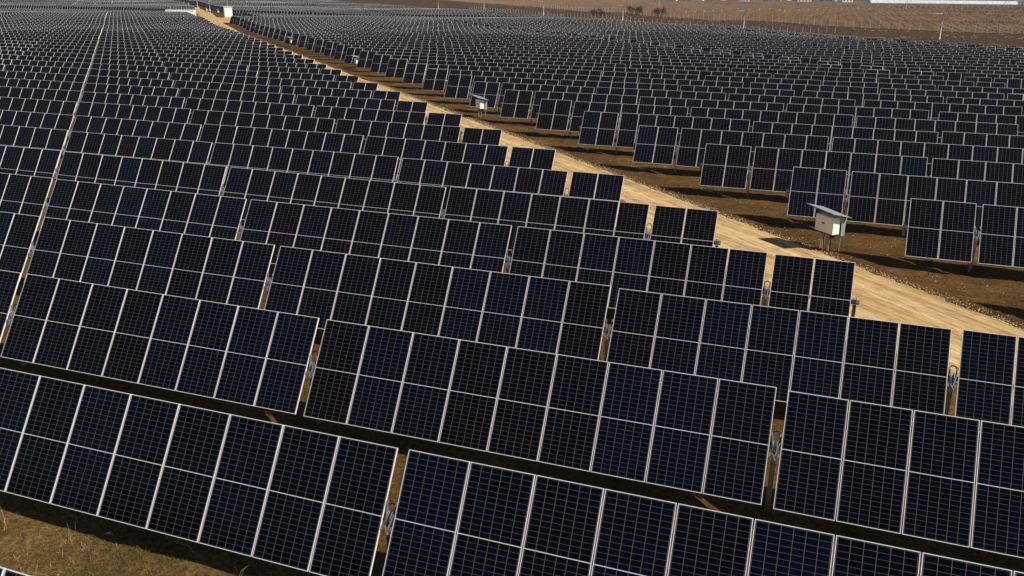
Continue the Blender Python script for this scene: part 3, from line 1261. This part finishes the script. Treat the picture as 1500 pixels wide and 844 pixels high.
van(1140, 2.2, M_YELLOW, "tiny yellow van on the far edge of the brown field")
van(1060, 1.8, M_WHITE, "tiny white van left of the red-roofed far house")
van(1156, 2.6, M_WHITE, "tiny white van just right of the yellow van")
van(1226, 3.2, M_WHITE, "tiny white van beside the far sheds left of the greenhouse")

# long white greenhouse
(xa, ya), (xb, yb) = at(1272, 4.4), at(1486, 6.6)
ln = math.hypot(xb - xa, yb - ya)
r_ = empty("greenhouse", (xa, ya, 0), math.atan2(yb - ya, xb - xa))
tag(r_, "long low white greenhouse along the top right edge", "greenhouse")
q = MB()
vs, fs = [], []
arc = [(-6 * math.cos(math.pi * j / 8), 3.4 * math.sin(math.pi * j / 8)) for j in range(9)]
for x in (0, ln):
    vs += [(x, a, b) for a, b in arc]
fs += [(i, i + 1, 9 + i + 1, 9 + i) for i in range(8)] + [tuple(range(9)), tuple(9 + i for i in reversed(range(9)))]
q.add(vs, fs)
q.build("cover", M_GH, r_)
q = MB()
for i in range(int(ln / 6)):
    for (a, b), (c, d) in zip(arc, arc[1:]):
        q.tube([(i * 6 + 1, a * 1.01, b * 1.01), (i * 6 + 1, c * 1.01, d * 1.01)], .06, 3, cap=False)
q.build("hoops", M_GALV, r_)

# far dark wood behind the greenhouse
q = MB()
rr = random.Random(5)
for i in range(420):
    px_ = rr.uniform(1255, 1560)
    x, y = at(px_, 2.0)
    y += 60 + rr.uniform(0, 90)
    x += rr.uniform(-5, 5)
    h = rr.uniform(5, 9)
    q.tube([(x, y, 0), (x, y, h * .5)], [.2, .12], 4, cap=False)
    for c in range(14):
        cx, cy, cz = x + rr.gauss(0, 1.6), y + rr.gauss(0, 1.6), h * rr.uniform(.3, 1)
        s_ = rr.uniform(.5, 1.1)
        vs = [(cx + s_ * rr.uniform(.6, 1), cy, cz), (cx - s_, cy + .2, cz), (cx, cy + s_, cz), (cx, cy - s_ * rr.uniform(.6, 1), cz), (cx, cy, cz + s_), (cx, cy, cz - s_)]
        q.add(vs, [(0, 2, 4), (2, 1, 4), (1, 3, 4), (3, 0, 4), (2, 0, 5), (1, 2, 5), (3, 1, 5), (0, 3, 5)])
M_WOODS = simple("far_foliage", (.05, .062, .035), .9, 0, .4, .4)
tag(q.build("far_wood", M_WOODS), "dark far-off wood behind the white greenhouse", "wood", kind="stuff")

# ------------------------------------------------------------------ ground litter near the camera
def chunk(q, x, y, z, s_, rr, mi=0):
    vs = [(x + s_ * rr.uniform(.6, 1.2), y, z), (x - s_ * rr.uniform(.6, 1.2), y, z), (x, y + s_ * rr.uniform(.6, 1.2), z), (x, y - s_ * rr.uniform(.6, 1.2), z),
          (x + s_ * rr.uniform(-.3, .3), y, z + s_ * rr.uniform(.4, .9)), (x, y, z - s_ * .6)]
    q.add(vs, [(0, 2, 4), (2, 1, 4), (1, 3, 4), (3, 0, 4), (2, 0, 5), (1, 2, 5), (3, 1, 5), (0, 3, 5)], mi)


rr = random.Random(21)
clod = NT("earth_clods")
clod.l(clod.ramp(clod.noise(clod.pos(), 1.7, 4), [(.3, (.035, .021, .010)), (.6, (.090, .054, .025)), (.8, (.15, .10, .05))]), clod.b.inputs["Base Color"])
clod.b.inputs["Roughness"].default_value = 1.0
q = MB()
for i in range(3600):
    y = rr.uniform(14, 62)
    s = 29.7 + abs(rr.gauss(0, 3.2))
    x = s - ROADK * y
    chunk(q, x, y, gz(x, y), rr.choice((.015, .02, .025, .035, .06)), rr)
tag(q.build("soil_clods", clod.mat), "dark crumbled soil clods on the bare strip right of the road", "soil", kind="stuff")
stone = simple("pale_stones", (.44, .34, .20), .9, 0, .35, 2.0)
q = MB()
for i in range(13000):
    y = rr.uniform(10, 75)
    u = rr.random()
    if u < .62:
        s = 29.72 + rr.gauss(0, .30)
    elif u < .75:
        s = 23.0 + rr.gauss(0, .3)
    elif u < .9:
        s = rr.uniform(29.5, 36)
        if rr.random() < .6:
            continue
    else:
        s = rr.uniform(23, 30)
    x = s - ROADK * y
    chunk(q, x, y, max(gz(x, y), 0.0), rr.choice((.012, .015, .02, .025, .035)), rr)
tag(q.build("roadside_gravel", stone), "pale gravel and stones scattered along the road edges", "gravel", kind="stuff")

M_STRAW = NT("dry_grass_blades")
_a = M_STRAW.n("ShaderNodeAttribute", attribute_name="tint").outputs["Fac"]
M_STRAW.l(M_STRAW.ramp(_a, [(0, (.055, .062, .008)), (.3, (.125, .118, .016)), (.36, (.085, .055, .020)), (.6, (.155, .102, .040)), (1, (.43, .31, .14))]), M_STRAW.b.inputs["Base Color"])
M_STRAW.b.inputs["Roughness"].default_value = .9
V, Fc, T = [], [], []


def blade(x, y, z, h, lean, az, w, tint):
    dx, dy = math.cos(az), math.sin(az)
    o = len(V)
    px_, py_ = -dy * w, dx * w
    mx_, my_ = x + dx * lean * .35, y + dy * lean * .35
    V.extend([(x - px_, y - py_, z - .02), (x + px_, y + py_, z - .02), (x + dx * w, y + dy * w, z - .02),
              (mx_ - px_ * .8, my_ - py_ * .8, z + h * .62), (mx_ + px_ * .8, my_ + py_ * .8, z + h * .62), (mx_ + dx * w * .7, my_ + dy * w * .7, z + h * .6),
              (x + dx * lean, y + dy * lean, z + h)])
    fs = [(0, 1, 4, 3), (1, 2, 5, 4), (2, 0, 3, 5), (3, 4, 6), (4, 5, 6), (5, 3, 6)]
    Fc.extend(tuple(o + j for j in f) for f in fs)
    T.extend([tint] * 6)


for i in range(5200):
    if i < 3800:
        x, y = rr.uniform(-11, 3.5), rr.uniform(-6.5, .3)
    else:
        x, y = rr.uniform(-14, 20), rr.uniform(-1, 20)
        if x + ROADK * y > 22.5 or abs(((y / PITCH) % 1) - .5) < .12:
            continue
    cl = noise.noise((x * .55, y * .55, 4))
    if cl < .0 and rr.random() < .85:
        continue
    green = noise.noise((x * .75, y * .75, 8)) > .09
    nb = rr.randint(5, 13)
    z = gz(x, y)
    main = rr.uniform(0, 6.28)
    for b in range(nb):
        bx_, by_ = x + rr.gauss(0, .12), y + rr.gauss(0, .12)
        tn = rr.uniform(0, .3) if green and rr.random() < .8 else .36 + .64 * rr.random() ** 2.2
        flat = rr.random() < .72 and not green
        if flat:
            blade(bx_, by_, z + .01, rr.uniform(.008, .035), rr.uniform(.06, .34), main + rr.gauss(0, .9), rr.uniform(.0022, .005), tn)
        else:
            blade(bx_, by_, z, rr.uniform(.03, .09), rr.uniform(.02, .08), rr.uniform(0, 6.28), rr.uniform(.0025, .005), tn)
for i in range(90):                                                     # taller dead stalks
    x, y = rr.uniform(-10, 3), rr.uniform(-5.5, .2)
    for b in range(rr.randint(2, 5)):
        blade(x + rr.gauss(0, .05), y + rr.gauss(0, .05), gz(x, y), rr.uniform(.2, .5), rr.uniform(.05, .4), rr.uniform(0, 6.28), .005, rr.uniform(.5, .9))
me = bpy.data.meshes.new("dry_grass")
me.from_pydata(V, [], Fc)
me.materials.append(M_STRAW.mat)
a_ = me.attributes.new("tint", "FLOAT", "FACE")
a_.data.foreach_set("value", T)
tag(link("dry_grass", me), "dry straw and mossy grass on the ground under the front rows", "grass", kind="stuff")

# ------------------------------------------------------------------ thin haze over the plain
q = MB()
q.box((0, 2850, 7.0), (9600, 6700, 20.0))
hm = bpy.data.materials.new("thin_haze")
hm.use_nodes = True
hn = hm.node_tree
hn.nodes.remove(hn.nodes["Principled BSDF"])
pvn = hn.nodes.new("ShaderNodeVolumePrincipled")
pvn.inputs["Color"].default_value = (.72, .83, 1.0, 1)
pvn.inputs["Density"].default_value = HAZE
pvn.inputs["Anisotropy"].default_value = .2
hn.links.new(pvn.outputs[0], hn.nodes["Material Output"].inputs["Volume"])
tag(q.build("haze", hm), "thin pale haze lying over the far rows", "haze", kind="stuff")

# ------------------------------------------------------------------ light
SUN = Vector((1.03, -.14, 1.0)).normalized()
el = math.asin(SUN.z)
w = bpy.data.worlds.new("World")
scene.world = w
w.use_nodes = True
nt = w.node_tree
sky = nt.nodes.new("ShaderNodeTexSky")
sky.sky_type = "NISHITA"
sky.sun_disc = False
sky.sun_elevation = el
sky.sun_rotation = math.atan2(SUN.x, SUN.y)
sky.air_density = 1.0
sky.dust_density = 1.0
nt.links.new(sky.outputs[0], nt.nodes["Background"].inputs[0])
nt.nodes["Background"].inputs[1].default_value = .05
sd = bpy.data.lights.new("sun", "SUN")
sd.energy = 4.6
sd.angle = R(.53)
sd.color = (1.0, .91, .77)
so = link("sun", sd, None, (40, -20, 60))
so.rotation_euler = (-SUN).to_track_quat('-Z', 'Y').to_euler()

vs_ = scene.view_settings
vs_.view_transform = "Standard"
vs_.look = "None"
vs_.exposure = .45
vs_.gamma = 1.0
vs_.use_curve_mapping = False
scene.render.film_transparent = False
cy = scene.cycles
cy.max_bounces = 5
cy.diffuse_bounces = 3
cy.glossy_bounces = 3
